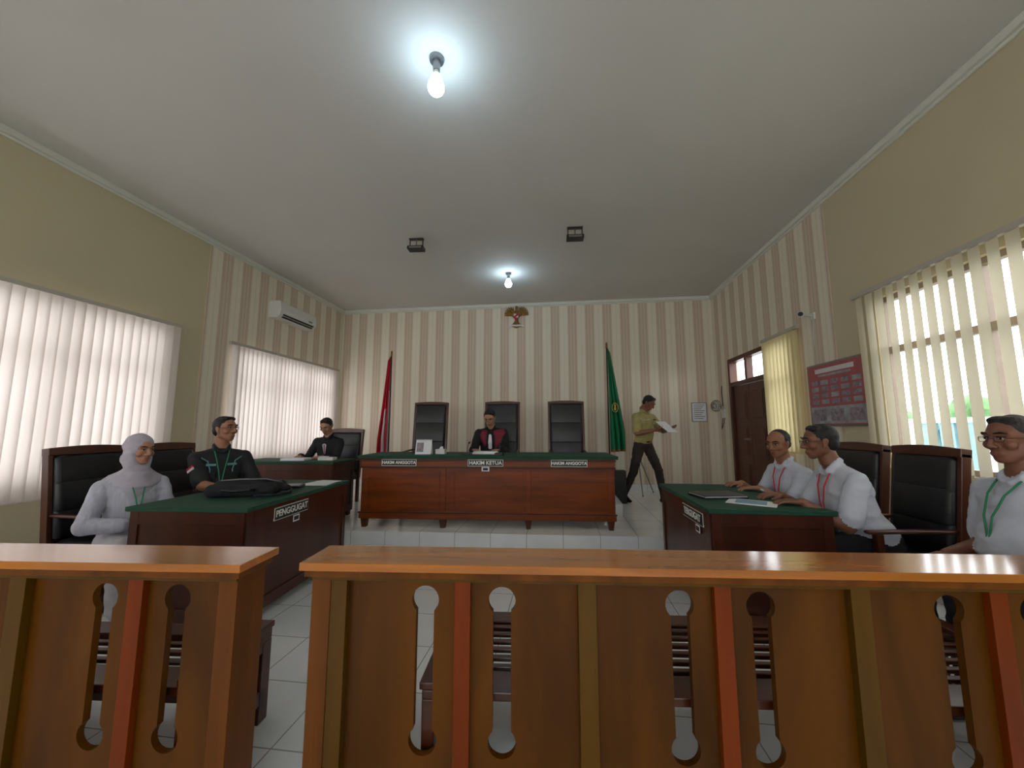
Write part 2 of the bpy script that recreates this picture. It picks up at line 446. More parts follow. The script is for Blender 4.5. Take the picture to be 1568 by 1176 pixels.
def bench(loc, rz, L, D=.60):
    mb = MB(); S = .39
    mb.box(0, L, D-.10, D, S-.05, S, 'benchwood')
    mb.box(0, L, 0, .12, S-.03, S, 'benchwood')
    n = int((D-.10-.14)/.060)
    for i in range(n): mb.box(.04, L-.04, .152+i*.060, .177+i*.060, S-.020, S-.003, 'benchwood')
    mb.box(0, L, D-.06, D-.02, .08, .14, 'benchwood')
    for x in (0, L-.045):
        mb.box(x, x+.045, 0, .06, 0, S-.03, 'benchwood'); mb.box(x, x+.045, D-.06, D, 0, S-.05, 'benchwood')
        mb.box(x, x+.045, .06, D-.06, S-.09, S-.03, 'benchwood'); mb.box(x, x+.045, .06, D-.06, .08, .14, 'benchwood')
        mb.box(x-.01, x+.055, .0, D, S, S+.025, 'benchwood')
    return mb.obj('slatted_bench', loc, rz, bevel=.004)
bench((-.50, 1.415, 0), 4.7, 2.3)
bench((-3.15, 1.175, 0), 4.6, 1.84, D=.44)

# ------------------------------------------------------------------ judges' desk
mb = MB()
L = 3.02; h = L/2; D = .74; T = .83
mb.box(-h-.03, h+.03, -.04, D, T-.035, T-.012, 'desk')
mb.box(-h-.035, h+.035, -.045, D+.01, T-.012, T+.004, 'green')
mb.box(-h-.035, h+.035, -.047, -.040, T-.03, T-.012, 'green')
mb.box(-h, h, -.015, .01, T-.13, T-.035, 'desk')
mb.box(-h-.012, h+.012, -.028, -.013, T-.062, T-.04, 'deskd')
mb.box(-h-.006, h+.006, -.024, -.013, T-.145, T-.125, 'deskd')
mb.box(-h+.005, h-.005, .002, .022, .16, T-.12, 'desk')
for x in (-h+.03, -h/3-.03, h/3-.03, h-.09): mb.box(x, x+.06, -.008, .003, .18, T-.14, 'desk')
for i in range(3):
    a = -h+.09+i*(2*h-.03)/3+.05; b = a+(2*h)/3-.19
    mb.box(a, b, -.003, .003, .24, T-.18, 'desk')
mb.box(-h, h, -.03, .03, .10, .18, 'desk'); mb.box(-h-.01, h+.01, -.038, -.028, .165, .18, 'deskd')
for x in (-h, h-.03):
    mb.box(x, x+.03, .02, D-.05, .10, T-.035, 'desk')
for x in (-h+.02, -h/3-.04, h/3-.04, h-.10):
    for y in (-.02, D-.12):
        mb.prism([(x+.015, 0), (x+.065, 0), (x+.08, .10), (x, .10)], y, y+.07, 'deskd')
desk = mb.obj('judges_desk', (-.9, 4.58, PZ), 3.9, bevel=.004)
def nameplate(parent, txt, x, y, z, w, hgt, rot=(rad(90), 0, 0), nm='nameplate', size=.05):
    o = MB(); o.box(-w/2, w/2, -hgt/2, hgt/2, -.006, 0, 'signtx'); o.box(-w/2+.005, w/2-.005, -hgt/2+.005, hgt/2-.005, 0, .002, 'signbg')
    p = o.obj(nm); p.parent = parent; p.location = (x, y, z); p.rotation_euler = rot
    t = text(p, nm+'_lettering', txt, size, (0, 0, .003), (0, 0, 0))
    return p
nameplate(desk, 'HAKIM ANGGOTA', -1.04, -.034, T-.078, .42, .078, nm='nameplate_member', size=.049)
nameplate(desk, 'HAKIM KETUA', 0.0, -.034, T-.078, .42, .078, nm='nameplate_chief', size=.060)
nameplate(desk, 'HAKIM ANGGOTA', .98, -.034, T-.078, .42, .078, nm='nameplate_member_b', size=.049)
mb = MB(); mb.box(-.045, .045, -.028, -.022, T-.175, T-.125, 'paper'); mb.box(-.03, .03, -.030, -.028, T-.165, T-.135, 'black')
lb = mb.obj('inventory_label'); lb.parent = desk; lb.location = (0, 0, 0)

# ------------------------------------------------------------------ party tables
def party_table(lx, ly, hgt, loc, rz, name, label_side=None, label='', base=0, ly0=0):
    mb = MB()
    a, b = lx/2, ly/2
    mb.box(-a-.02, a+.02, -b-.02, b+.02, hgt-.028, hgt-.006, 'tabwood')
    mb.box(-a-.024, a+.024, -b-.024, b+.024, hgt-.006, hgt+.004, 'green')
    for s in (-1, 1):
        mb.box(*sorted((s*(a+.024), s*(a+.020))), -b-.024, b+.024, hgt-.024, hgt-.006, 'green')
        mb.box(-a-.02, a+.02, *sorted((s*(b+.024), s*(b+.020))), hgt-.024, hgt-.006, 'green')
    mb.box(-a, a, -b, -b+.025, .06, hgt-.028, 'tabwood'); mb.box(-a, a, b-.025, b, .06, hgt-.028, 'tabwood')
    s = label_side or 1
    x0, x1 = sorted((s*a, s*(a-.025)))
    mb.box(x0, x1, -b+.025, b-.025, .06, hgt-.028, 'tabwood')
    for sg in (-1, 1):
        y0, y1 = sorted((sg*b, sg*(b+.01)))
        for u, v in ((-a, -a+.06), (a-.06, a)): mb.box(u, v, y0, y1, .06, hgt-.028, 'tabwood')
        mb.box(-a+.06, a-.06, y0, y1, hgt-.11, hgt-.028, 'tabwood'); mb.box(-a+.06, a-.06, y0, y1, .06, .14, 'tabwood')
    x0, x1 = sorted((s*a, s*(a+.01)))
    for u, v in ((-b, -b+.06), (b-.06, b)): mb.box(x0, x1, u, v, .06, hgt-.028, 'tabwood')
    mb.box(x0, x1, -b+.06, b-.06, hgt-.13, hgt-.028, 'tabwood'); mb.box(x0, x1, -b+.06, b-.06, .06, .14, 'tabwood')
    for u in (-a+.01, a-.08):
        for v in (-b+.01, b-.08): mb.box(u, u+.07, v, v+.07, 0, .06, 'tabwood')
    o = mb.obj(name, (*loc, base), rz, bevel=.004)
    if label:
        r = (rad(90), 0, rad(90)) if s > 0 else (rad(90), 0, rad(-90))
        nameplate(o, label, s*(a+.013), ly0, hgt-.10, .42, .09, rot=r, size=.066)
        q = MB(); q.box(-.04, .04, -.025, .025, 0, .002, 'paper'); q.box(-.03, .03, -.015, .015, .002, .003, 'black')
        q = q.obj('inventory_label'); q.parent = o; q.location = (s*(a+.010), ly0+(.06 if s > 0 else -.10), hgt-.178); q.rotation_euler = r
    return o
party_table(.80, 1.36, .78, (-2.52, 3.03), 4, 'plaintiff_table', 1, 'PENGGUGAT', ly0=-.20)
party_table(.73, 1.15, .78, (1.315, 3.325), 1, 'defendant_table', -1, 'TERGUGAT', ly0=-.25)
party_table(1.3, .55, .74, (-3.50, 4.80), 3, 'clerk_table', 1, '', PZ)

# ------------------------------------------------------------------ chairs
def chair(name, loc, heading, H=1.15, W=.56, z=0, rail=.055):
    """faces local +Y"""
    mb = MB(); w = W/2
    for x in (-w+.01, w-.055):
        mb.box(x, x+.045, .20, .245, 0, .44, 'chairw')
        mb.box(x, x+.045, -.27, -.225, 0, .45, 'chairw')
        mb.box(x, x+.045, .17, .21, .42, .64, 'chairw')
        c = x+.0225
        mb.hull([((c, .24, .648), (.026, .026, .014), None), ((c, .0, .66), (.028, .03, .014), None)], 'chairw')
        mb.hull([((c, .0, .66), (.028, .03, .014), None), ((c, -.27, .665), (.020, .02, .014), None)], 'chairw')
    mb.box(-w+.03, w-.03, -.26, .25, .36, .42, 'chairw')
    mb.hull([((sx*(w-.10), sy, .445), (.07, .07, .045), None) for sx in (-1, 1) for sy in (-.17, .19)], 'leather', True)
    X = Matrix.Translation((0, -.245, .42)) @ Matrix.Rotation(rad(7), 4, 'X')
    Hh = H-.42
    for x in (-w, w-.032): mb.box(x, x+.032, -.03, .025, -.04, Hh-.03, 'chairw', X)
    n = 10; P = []
    for i in range(n+1):
        t = i/n; P.append((-w+W*t, Hh-.0+.015*math.sin(math.pi*t)))
    mb.prism([(-w, Hh-rail), (w, Hh-rail)]+P[::-1], -.034, .03, 'chairw', X)
    mb.box(-w+.03, w-.03, -.02, .005, 0, Hh-rail+.005, 'chairw', X)
    R3 = X.to_3x3()
    zs = [.08, Hh-rail-.035]
    nrows = 3
    seg = (zs[1]-zs[0])/nrows
    for i in range(nrows):
        za = zs[0]+seg*i; zb = za+seg
        E = [(X @ Vector((sx*(w-.073), .02, zz)), (.04, .036 if i != 1 else .042, .03), R3) for sx in (-1, 1) for zz in (za+.008, zb+.004)]
        mb.hull(E, 'leather', True)
    return mb.obj(name, (loc[0], loc[1], z), heading-90, bevel=.004)
for x in (-2.17, -.95, .09): chair('judge_armchair', (x, 5.98), -87, H=1.45, W=.58, z=.30, rail=.035)
chair('armchair', (-3.50, 2.74), 2, H=1.16)
chair('armchair', (-3.47, 3.32), 0, H=1.16)
chair('armchair', (2.17, 3.04), 180, H=1.18, W=.52)
chair('armchair', (2.17, 3.66), 180, H=1.18)
chair('armchair', (2.38, 2.24), 180)
chair('armchair', (-3.50, 5.70), -88, z=PZ)

# ------------------------------------------------------------------ lamps, AC, mounts
def bulb(loc, s=1.0, drop=.13):
    x, y = loc
    mb = MB()
    mb.cyl((0, 0, 0), (0, 0, -.02), .055, .05, 'metal', 24)
    mb.cyl((0, 0, -.02), (0, 0, -.02-drop*.45), .028, .024, 'metal', 20)
    mb.cyl((0, 0, -.02-drop*.45), (0, 0, -.02-drop*.7), .018, .03, 'white', 20)
    mb.hull([((0, 0, -.055-drop), .058, None), ((0, 0, -.02-drop*.72), .03, None)], 'bulb', True)
    return mb.obj('ceiling_light_bulb', (x, y, ZC))
bulb((-.84, 2.36), drop=.17); bulb((-.85, 6.17), drop=.14)

def mount(loc):
    mb = MB()
    mb.box(-.10, .10, -.03, .03, -.012, 0, 'black')
    for x in (-.095, .085): mb.box(x, x+.01, -.01, .01, -.12, -.012, 'black')
    mb.box(-.11, .11, -.06, .06, -.165, -.12, 'black')
    mb.box(-.085, .085, -.062, -.058, -.155, -.13, 'metal')
    mb.cyl((0, 0, -.012), (0, 0, -.12), .008, .008, 'metal')
    return mb.obj('ceiling_spotlight', (*loc, ZC), 3, bevel=.004)
mount((-1.95, 4.85)); mount((.21, 4.82))

mb = MB()
prof = [(0, 0), (.16, .0), (.215, .06), (.225, .13), (.21, .26), (.18, .28), (0, .28)]
n = len(prof); AL = .92
vs = [(x, 0, z) for x, z in prof]+[(x, AL, z) for x, z in prof]
mb.add(vs, [tuple(range(n)), tuple(range(2*n-1, n-1, -1))]+[(i, (i+1) % n, n+(i+1) % n, n+i) for i in range(n)], 'white')
mb.box(.12, .205, .08, AL-.08, .012, .03, 'black')
mb.box(.17, .222, .07, AL-.07, .045, .068, 'black')
mb.box(.226, .228, .70, .80, .10, .13, 'metal')
mb.obj('air_conditioner', (XL, 5.62, 3.13), bevel=.008)

mb = MB()
mb.box(-.02, 0, -.03, .03, -.04, .04, 'white'); mb.cyl((-.02, 0, 0), (-.10, 0, .02), .01, .01, 'white')
mb.cyl((-.07, .04, .03), (-.20, -.10, .0), .028, .032, 'white'); mb.cyl((-.20, -.10, .0), (-.205, -.105, -.001), .026, .026, 'black')
mb.path([(-.01, 0, -.04), (-.01, .02, -.2), (-.005, .03, -.35)], .004, 'white')
mb.obj('security_camera', (XR, 4.82, 2.62))

mb = MB()
mb.box(-.012, 0, 0, .90, 0, .71, 'metal')
mb.box(-.016, -.012, .02, .88, .02, .69, 'pink')
mb.box(-.018, -.016, .03, .87, .03, .22, 'postg')
for i in range(4):
    for j in range(5):
        mb.box(-.018, -.016, .07+j*.16, .07+j*.16+.12, .25+i*.072, .25+i*.072+.05, 'postd' if (i+j) % 3 else 'postg')
for j in range(3): mb.box(-.0195, -.018, .06+j*.28, .06+j*.28+.20, .06, .19, 'postd')
mb.box(-.018, -.016, .15, .75, .60, .65, 'flagw'); mb.box(-.018, -.016, .2, .7, .56, .585, 'postg')
po = mb.obj('information_poster', (XR-.009, 4.10, 1.33))
mb = MB()
mb.box(-.14, .14, -.015, 0, -.185, .185, 'metal'); mb.box(-.125, .125, -.018, -.015, -.17, .17, 'paper')
for i in range(8): mb.box(-.10, .10-.03*(i % 3), -.0195, -.018, .13-i*.036, .142-i*.036, 'postd')
mb.obj('framed_notice', (2.62, YB, 1.62))
mb = MB()
mb.box(-.03, 0, -.05, .05, -.22, -.06, 'white'); mb.cyl((-.03, 0, -.12), (-.12, -.03, -.02), .018, .018, 'white')
mb.cyl((-.08, 0, 0), (-.15, -.04, 0), .045, .04, 'white')
c = Vector((-.15, -.04, 0)); d = Vector((-.9, -.45, 0)).normalized(); a1 = Vector((0, 0, 1)); b1 = d.cross(a1)
for off, rr in ((-.02, .09), (.0, .105), (.03, .09), (.045, .05)):
    pts = [c+d*off+(a1*math.cos(t*math.pi/10)+b1*math.sin(t*math.pi/10))*rr for t in range(21)]
    mb.path(pts, .003, 'black')
for i in range(14):
    t = i*2*math.pi/14; u = a1*math.cos(t)+b1*math.sin(t)
    mb.path([c+d*.05+u*.02, c+d*.03+u*.09, c+u*.105], .002, 'black')
for i in range(3):
    t = i*2*math.pi/3; u = a1*math.cos(t)+b1*math.sin(t); w = d.cross(u)
    mb.hull([(c+u*.02, .012, None), (c+u*.065+w*.02, (.01, .025, .025), None)], 'white')
mb.path([(-.02, .02, -.2), (-.05, 0, -.33), (-.08, -.05, -.42), (-.05, -.09, -.30), (-.02, -.05, -.22)], .006, 'black')
mb.path([(-.02, 0, .0), (-.02, .02, .25), (-.03, -.03, .36)], .006, 'black')
mb.obj('wall_fan', (XR, 7.5, 1.72))

# ------------------------------------------------------------------ garuda emblem
mb = MB()
for s in (-1, 1):
    for i in range(8):
        a = rad(8+i*11); l = .28-.012*abs(i-5)
        p0 = Vector((s*.05, -.03, .05)); p1 = p0+Vector((s*math.cos(a)*l*.9, 0, math.sin(a)*l*.75-.03))
        mb.hull([(p0, (.02, .012, .02), None), (p0.lerp(p1, .6), (.018, .010+.003*(i % 2), .018), None), (p1, (.009, .006, .010), None)], 'gold')
    mb.hull([((s*.05, -.04, .02), .03, None), ((s*.12, -.035, .10), .025, None)], 'gold')
    mb.hull([((s*.03, -.035, -.12), .018, None), ((s*.09, -.035, -.17), .014, None)], 'gold')
    mb.hull([((s*.09, -.04, -.17), .016, None), ((s*.10, -.045, -.20), .008, None)], 'gold')
for i in range(-3, 4):
    mb.hull([((i*.008, -.025, -.08), .015, None), ((i*.026, -.02, -.22+abs(i)*.01), (.012, .008, .02), None)], 'gold')
mb.hull([((0, -.04, .08), (.05, .04, .06), None), ((0, -.035, -.10), (.03, .03, .04), None)], 'gold')
mb.hull([((0, -.045, .12), .028, None), ((0, -.05, .20), .026, None)], 'gold')
mb.hull([((.0, -.055, .21), .024, None), ((.035, -.06, .20), .008, None)], 'gold')
mb.prism([(-.05, .06), (.05, .06), (.05, -.03), (0, -.09), (-.05, -.03)], -.095, -.075, 'red')
mb.box(-.048, 0, -.098, -.094, .01, .055, 'flagw'); mb.box(0, .048, -.098, -.094, -.03, .01, 'flagw'); mb.box(-.015, .015, -.1, -.094, -.005, .025, 'black')
P = [(-.16, -.19), (-.08, -.165), (0, -.175), (.08, -.165), (.16, -.19), (.16, -.225), (.08, -.20), (0, -.21), (-.08, -.20), (-.16, -.225)]
mb.prism(P, -.06, -.05, 'flagw')
mb.box(-.03, .03, -.03, 0, -.05, .05, 'metal')
mb.obj('garuda_emblem', (-.90, YB-.002, 3.62))

# ------------------------------------------------------------------ flags
def flag(name, x, y, ztop, k1, k2, side, wtop, wbot, zc0, zc1, emblem=False):
    mb = MB()
    z0 = PZ
    mb.cyl((0, 0, 0), (0, 0, .03), .16, .15, 'deskd', 28); mb.cyl((0, 0, .03), (0, 0, .14), .06, .03, 'deskd', 20)
    mb.cyl((0, 0, .1), (0, 0, ztop-z0-.10), .014, .012, 'black', 14)
    mb.hull([((0, 0, ztop-z0-.10), .02, None), ((0, 0, ztop-z0-.03), (.018, .008, .03), None), ((0, 0, ztop-z0), .003, None)], 'gold')
    nu, nv = 36, 44; vs = []; fs1 = []; fs2 = []; fs3 = []
    for j in range(nv+1):
        v = j/nv; z = zc0+(zc1-zc0)*v-z0
        w = wtop+(wbot-wtop)*min(1, v*1.25)
        for i in range(nu+1):
            u = i/nu
            fx = side*(.012+w*u); amp = .02+.045*v
            fy = amp*math.sin(u*math.pi*6+.8*math.sin(v*3))*(.4+.6*u)
            fx += side*.012*math.sin(u*20+v*2)
            zz = z-(.10*u*(1-v))-(.12*u*v if not emblem else -.02*u)
            vs.append((fx, fy, zz))
    for j in range(nv):
        for i in range(nu):
            q = (j*(nu+1)+i, j*(nu+1)+i+1, (j+1)*(nu+1)+i+1, (j+1)*(nu+1)+i)
            u = i/nu; v = j/nv
            if k2 and ((u < .16 and v > .35) or (.47 < u < .53 and v > .5)): fs2.append(q)
            elif emblem and (u > .94 or v > .965): fs3.append(q)
            else: fs1.append(q)
    mb.add(vs, fs1, k1, True)
    if fs2: mb.add(vs, fs2, k2, True)
    if fs3: mb.add(vs, fs3, 'gold', True)
    if emblem:
        zc = zc0+(zc1-zc0)*.58-z0
        for t in range(16):
            a = t*math.pi/8; b2 = (t+1)*math.pi/8
            mb.path([(side*.11+.05*math.cos(a), -.055, zc+.08*math.sin(a)), (side*.11+.05*math.cos(b2), -.055, zc+.08*math.sin(b2))], .006, 'yellow')
        mb.hull([((side*.11, -.055, zc-.03), (.02, .006, .02), None), ((side*.11, -.055, zc+.04), (.01, .006, .02), None)], 'yellow')
    return mb.obj(name, (x, y, z0), recalc=False)
flag('national_flag', -3.20, 6.9, 2.79, 'red', 'flagw', -1, .05, .20, 2.70, .85)
flag('court_flag', .82, 6.95, 2.85, 'flagg', None, 1, .04, .26, 2.74, .90, True)

# ------------------------------------------------------------------ people
def ik(a, t, l1, l2, pole):
    a = Vector(a); t = Vector(t); d = t-a; D = d.length
    D2 = min(D, (l1+l2)*.995)
    if D > D2: t = a+d.normalized()*D2; D = D2
    dn = (t-a).normalized()
    x = (l1*l1-l2*l2+D*D)/(2*D); hh = math.sqrt(max(0, l1*l1-x*x))
    p = Vector(pole); p = (p-dn*p.dot(dn)).normalized()
    return a+dn*x+p*hh, t

def remesh_add(mb, parts, voxel, smooth=3, wrinkle=None, mats=None):
    """parts: [(ellipsoids, tag)] fused into one continuous skin; faces coloured by the part they grew from"""
    big = bmesh.new(); trees = []
    for ells, tag in parts:
        b = hull_bm(ells, True)
        trees.append((BVHTree.FromBMesh(b), tag))
        me = bpy.data.meshes.new('t'); b.to_mesh(me); big.from_mesh(me); b.free(); bpy.data.meshes.remove(me)
    me = bpy.data.meshes.new('t'); big.to_mesh(me); big.free()
    o = bpy.data.objects.new('t', me); COL.objects.link(o)
    r = o.modifiers.new('r', 'REMESH'); r.mode = 'VOXEL'; r.voxel_size = voxel
    if smooth:
        s = o.modifiers.new('s', 'SMOOTH'); s.iterations = smooth; s.factor = .5
    m2 = bpy.data.meshes.new_from_object(o.evaluated_get(bpy.context.evaluated_depsgraph_get()))
    bpy.data.objects.remove(o); bpy.data.meshes.remove(me)
    V = [v.co.copy() for v in m2.vertices]
    tagged = {}
    vt = [None]*len(V)
    for p in m2.polygons:
        c = p.center; best = None; bd = 1e9
        for t, tag in trees:
            hit = t.find_nearest(c)
            if hit[0] is not None and hit[3] < bd: bd = hit[3]; best = tag
        tagged.setdefault(best, []).append(list(p.vertices))
        for i in p.vertices: vt[i] = best
    if wrinkle:
        for i, v in enumerate(m2.vertices):
            if vt[i] in wrinkle:
                q = v.co
                if vt[i] in ('hair', 'hairg'):
                    V[i] = q+v.normal*noise.noise(q*45)*.002
                    continue
                # diagonal drawn folds plus broad drape
                n1 = 1-2*abs(noise.noise(Vector((q.x*5+q.z*4, q.y*5-q.z*3, q.z*11))))
                n2 = 1-2*abs(noise.noise(Vector((q.x*12-q.z*9+5, q.y*12, q.z*19))))
                nn = noise.noise(Vector((q.x*7, q.y*7, q.z*9)))*.6+.8*n1+.35*n2-.5
                V[i] = q+v.normal*nn*.0075
    o0 = len(mb.v)
    mb.v += [tuple(v) for v in V]
    for tag, fs in tagged.items():
        i = mb.mi(tag)
        for f in fs: mb.f.append([a+o0 for a in f]); mb.m.append(i); mb.s.append(True)
    bpy.data.meshes.remove(m2)

def make_hand(mb, wrist, d, palm_n, side, curl, skin, s=1.0, from_dir=None):
    Y = Vector(d).normalized(); Z = -Vector(palm_n); Z = (Z-Y*Z.dot(Y)).normalized(); X = Y.cross(Z)
    R = Matrix((X, Y, Z)).transposed(); W = Vector(wrist)
    def P(x, y, z): return W+R @ Vector((x*s, y*s, z*s))
    parts = []
    t = -side
    parts.append(([(P(0, -.02, 0), (.026*s, .02*s, .019*s), R), (P(0, .02, 0), (.030*s, .02*s, .015*s), R)], skin))
    parts.append(([(P(.022, .02, 0), (.012*s, .014*s, .014*s), R), (P(-.022, .02, 0), (.012*s, .014*s, .014*s), R),
                   (P(.032, .08, 0), (.010*s, .012*s, .011*s), R), (P(-.032, .08, 0), (.010*s, .012*s, .011*s), R)], skin))
    ls = {0: .070, 1: .080, 2: .074, 3: .058}
    for i in range(4):
        x = t*(.032-.0215*i); L = ls[i]
        y, z = .084-(.006 if i == 3 else 0), 0.; a = rad(curl*.5); spread = t*(.10-.07*i)
        pts = [(x, y-.015, z)]
        for fr in (.45, .30, .25):
            ny = y+math.cos(a)*L*fr; nz = z-math.sin(a)*L*fr; nx = x+spread*L*fr
            pts.append((nx, ny, nz)); x, y, z = nx, ny, nz; a += rad(curl)
        rs = [.0098, .0090, .0082, .0070]
        for j in range(3):
            parts.append(([(P(*pts[j]), rs[j]*s, None), (P(*pts[j+1]), rs[j+1]*s, None)], skin))
    a = [(t*.022, .018, -.004), (t*.047, .045, -.012), (t*.058, .072, -.018), (t*.056, .094, -.024)]
    for j, (r0, r1) in enumerate(((.015, .0125), (.0125, .0105), (.0105, .0085))):
        parts.append(([(P(*a[j]), r0*s, None), (P(*a[j+1]), r1*s, None)], skin))
    remesh_add(mb, parts, .0042*s, 1)

def make_head(mb, Hc, R, skin, hair='short', hk='hair', glasses=False, s=1.0, B=None):
    def P(x, y, z): return Hc+R @ Vector((x*s, y*s, z*s))
    def E(x, y, z, *r):
        if len(r) == 1: r = (r[0],)*3
        return (P(x, y, z), tuple(q*s for q in r), R)
    p = []
    p.append(([E(0, -.012, .030, .076, .095, .084)], skin))
    p.append(([E(0, .034, .025, .062, .052, .052), E(0, .054, -.084, .030, .026, .024)], skin))
    p.append(([E(.050, .0, -.045, .020, .03, .03), E(-.050, .0, -.045, .020, .03, .03), E(0, .05, -.084, .034, .026, .024), E(0, 0, .0, .068, .05, .03)], skin))
    for q in (-1, 1):
        p.append(([E(q*.040, .056, -.018, .024, .024, .024)], skin))
        p.append(([E(q*.010, .084, .034, .010, .012, .009), E(q*.045, .068, .034, .012, .012, .009)], skin))
        p.append(([E(q*.078, -.006, .010, .008, .019, .020), E(q*.074, .0, -.024, .008, .012, .013)], skin))
        p.append(([E(q*.013, .094, -.028, .010, .010, .008)], skin))
    p.append(([E(0, .086, .018, .008, .010, .008), E(0, .106, -.022, .012, .012, .010)], skin))
    p.append(([E(0, .075, -.060, .028, .014, .020)], skin))
    p.append(([E(.018, .081, -.056, .006, .006, .0042), E(0, .088, -.0545, .008, .007, .005)], 'lip'))
    p.append(([E(-.018, .081, -.056, .006, .006, .0042), E(0, .088, -.0545, .008, .007, .005)], 'lip'))
    p.append(([E(.015, .080, -.065, .006, .006, .005), E(-.015, .080, -.065, .006, .006, .005), E(0, .086, -.066, .008, .007, .006)], 'lip'))
    p.append(([E(0, -.02, -.04, .052, .055, .04), E(0, -.035, -.14, .054, .056, .03)], skin))
    remesh_add(mb, p, .005*s, 2)
    for q in (-1, 1):
        mb.hull([E(q*.030, .078, .013, .0125, .009, .0055)], 'eyew')
        mb.hull([E(q*.031, .084, .013, .0055, .005, .0055)], 'iris')
        mb.hull([E(q*.019, .084, .0195, .003, .005, .0022), E(q*.043, .075, .019, .003, .005, .0022)], 'iris')
        mb.hull([E(q*.015, .093, .037, .004, .003, .003), E(q*.035, .089, .042, .004, .003, .0034), E(q*.050, .076, .036, .003, .003, .003)], 'hair')
    h = []
    if hair == 'short':
        h.append(([E(0, -.024, .042, .0825, .094, .083)], hk))
        h.append(([E(0, -.050, -.005, .074, .060, .065)], hk))
        h.append(([E(.074, -.008, .038, .008, .022, .03), E(.077, .004, .012, .005, .009, .016)], hk))
        h.append(([E(-.074, -.008, .038, .008, .022, .03), E(-.077, .004, .012, .005, .009, .016)], hk))
        h.append(([E(.02, .02, .098, .04, .035, .022), E(-.035, .02, .096, .03, .035, .022)], hk))
        remesh_add(mb, h, .006*s, 2, wrinkle={hk})
    elif hair == 'thin':
        h.append(([E(0, -.036, .042, .0815, .085, .081)], hk))
        h.append(([E(0, -.055, -.005, .074, .058, .060)], hk))
        h.append(([E(.074, -.006, .035, .008, .022, .03)], hk)); h.append(([E(-.074, -.006, .035, .008, .022, .03)], hk))
        remesh_add(mb, h, .006*s, 2, wrinkle={hk})
    elif hair == 'hijab':
        def D(x, y, z, *r):
            return (Hc+B @ Vector((x*s, y*s, z*s)), tuple(q*s for q in r), B)
        h.append(([E(0, -.026, .030, .090, .104, .102)], 'hijab'))
        h.append(([E(.064, -.02, -.02, .024, .055, .07), E(.035, .02, -.125, .045, .035, .02)], 'hijab'))
        h.append(([E(-.064, -.02, -.02, .024, .055, .07), E(-.035, .02, -.125, .045, .035, .02)], 'hijab'))
        h.append(([E(0, -.045, -.06, .085, .075, .07), E(0, -.0, -.14, .085, .075, .03)], 'hijab'))
        h.append(([D(0, -.01, -.145, .085, .075, .03), D(.14, -.05, -.245, .05, .07, .03), D(-.14, -.05, -.245, .05, .07, .03), D(0, .07, -.27, .10, .05, .03)], 'hijab'))
        h.append(([D(0, .06, -.26, .11, .05, .03), D(.03, .09, -.38, .06, .035, .03)], 'hijab'))
        remesh_add(mb, h, .006*s, 3, wrinkle={'hijab'})
    if glasses:
        for q in (-1, 1):
            pts = [P(q*.032+.0205*math.copysign(abs(math.cos(t*math.pi/8))**.6, math.cos(t*math.pi/8)), .098-.005*abs(math.cos(t*math.pi/8)), .010+.0125*math.copysign(abs(math.sin(t*math.pi/8))**.6, math.sin(t*math.pi/8))) for t in range(17)]
            mb.path(pts, .0013*s, 'lens')
            mb.path([P(q*.053, .092, .014), P(q*.080, .03, .014), P(q*.080, -.01, .006)], .0014*s, 'lens')
        mb.path([P(-.011, .098, .013), P(.011, .098, .013)], .0014*s, 'lens')

